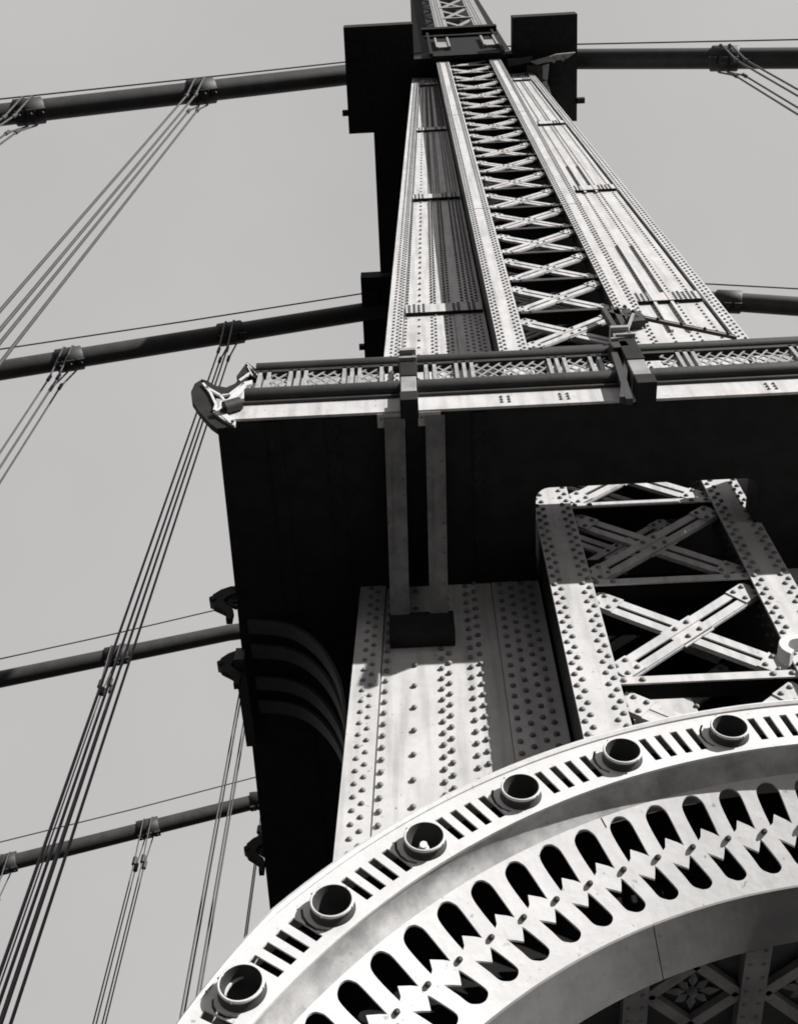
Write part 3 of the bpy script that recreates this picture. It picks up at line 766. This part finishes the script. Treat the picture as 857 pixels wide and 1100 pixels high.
# ================================================================== strap hook at the right border
s = MB(); pts = []
c = onY(857, 700, 4.2)
for k in range(11):
    t = R(60+17*k); pts.append((c.x+.115*math.cos(t), 4.15, c.z+.0+.11*math.sin(t)))
inn = []
for (x, y, z) in reversed(pts): inn.append((c.x+(x-c.x)*.55, y, c.z+(z-c.z)*.55))
s.prism(pts+inn, (0, .10, 0)); s.box(c.x+.05, c.x+.5, 4.15, 4.22, c.z+.05, c.z+.10)
tag(s.build('strap_hook', MA, None, .004), 'pale curved strap hook at the right border above the arch rim', 'hook')

# ================================================================== ground
def struct(o): o['kind'] = 'structure'; return o
s = MB(); s.box(-60, 60, -3.2, 3.6, BOT-.3, BOT-.002); struct(s.build('walkway', MK))
s = MB(); s.box(-60, 60, 3.62, 40, BOT-.6, BOT-.1); struct(s.build('roadway', MK))
s = MB(); s.add([(-3000,-3000,-42),(3000,-3000,-42),(3000,3000,-42),(-3000,3000,-42)], [(0,1,2,3)]); struct(s.build('water', MWat))

# ================================================================== light
SUN = Vector((1.2, -1.0, .67)).normalized()     # towards the sun
w = bpy.data.worlds.new('World'); scene.world = w; w.use_nodes = True
nt = w.node_tree; bg = nt.nodes['Background']
sky = nt.nodes.new('ShaderNodeTexSky'); sky.sky_type = 'NISHITA'; sky.sun_disc = False
sky.sun_elevation = math.asin(SUN.z); sky.sun_rotation = math.atan2(SUN.x, SUN.y)
sky.air_density = 1.0; sky.dust_density = 3.0; sky.ozone_density = 1.0
bw = nt.nodes.new('ShaderNodeRGBToBW'); nt.links.new(sky.outputs['Color'], bw.inputs['Color'])
pw = nt.nodes.new('ShaderNodeMath'); pw.operation = 'POWER'; pw.inputs[1].default_value = .12     # thin even overcast veil
nt.links.new(bw.outputs['Val'], pw.inputs[0])
mu = nt.nodes.new('ShaderNodeMath'); mu.operation = 'MULTIPLY'; mu.inputs[1].default_value = 2.28; nt.links.new(pw.outputs[0], mu.inputs[0])
cr = nt.nodes.new('ShaderNodeMix'); cr.data_type = 'RGBA'; cr.blend_type = 'MULTIPLY'; cr.inputs[0].default_value = 1
tcw = nt.nodes.new('ShaderNodeTexCoord'); sx = nt.nodes.new('ShaderNodeSeparateXYZ'); nt.links.new(tcw.outputs['Generated'], sx.inputs[0])
mx_ = nt.nodes.new('ShaderNodeMath'); mx_.operation = 'MAXIMUM'; mx_.inputs[1].default_value = 0; nt.links.new(sx.outputs['Z'], mx_.inputs[0])
ma = nt.nodes.new('ShaderNodeMath'); ma.operation = 'MULTIPLY_ADD'; ma.inputs[1].default_value = .82; ma.inputs[2].default_value = .13
m0 = nt.nodes.new('ShaderNodeMapRange'); m0.interpolation_type = 'SMOOTHERSTEP'; m0.inputs['From Min'].default_value = -.25; m0.inputs['From Max'].default_value = .78; nt.links.new(mx_.outputs[0], m0.inputs['Value']); nt.links.new(m0.outputs[0], ma.inputs[0])
# a faint unevenness in the veil
nz = nt.nodes.new('ShaderNodeTexNoise'); nz.inputs['Scale'].default_value = 2.2; nz.inputs['Detail'].default_value = 4; nt.links.new(tcw.outputs['Generated'], nz.inputs['Vector'])
mr = nt.nodes.new('ShaderNodeMapRange'); mr.inputs['From Min'].default_value = .3; mr.inputs['From Max'].default_value = .7; mr.inputs['To Min'].default_value = .93; mr.inputs['To Max'].default_value = 1.07; nt.links.new(nz.outputs['Fac'], mr.inputs['Value'])
m2 = nt.nodes.new('ShaderNodeMath'); m2.operation = 'MULTIPLY'; nt.links.new(ma.outputs[0], m2.inputs[0]); nt.links.new(mr.outputs[0], m2.inputs[1])
m3 = nt.nodes.new('ShaderNodeMath'); m3.operation = 'MULTIPLY'; nt.links.new(mu.outputs[0], m3.inputs[0]); nt.links.new(m2.outputs[0], m3.inputs[1])
nt.links.new(m3.outputs[0], cr.inputs[6]); cr.inputs[7].default_value = (1.0, .965, .965, 1)
nt.links.new(cr.outputs[2], bg.inputs['Color']); bg.inputs['Strength'].default_value = .15
sl = bpy.data.lights.new('Sun', 'SUN'); sl.energy = 4.9; sl.angle = R(.5); sl.color = (1, .985, .97)
so = bpy.data.objects.new('Sun', sl); col.objects.link(so); so.rotation_euler = SUN.to_track_quat('Z', 'Y').to_euler(); so.location = (20, -20, 30)

# ================================================================== camera
cd = bpy.data.cameras.new('Camera'); cam = bpy.data.objects.new('Camera', cd); col.objects.link(cam)
rgt = M @ Vector((1,0,0)); up = M @ Vector((0,-1,0)); bk = M @ Vector((0,0,-1))
cam.matrix_world = Matrix((rgt, up, bk)).transposed().to_4x4()
cd.sensor_fit = 'HORIZONTAL'; cd.sensor_width = 36; cd.lens = F/857*36; cd.clip_start = .05; cd.clip_end = 8000
scene.camera = cam
scene.cycles.filter_width = 1.8
scene.view_settings.view_transform = 'Standard'; scene.view_settings.look = 'None'; scene.view_settings.gamma = 1; scene.view_settings.use_curve_mapping = False
scene.view_settings.exposure = 0.70
for _m in (MI, MF, MWat): _m.node_tree.nodes['Principled BSDF'].inputs['Specular IOR Level'].default_value = .15
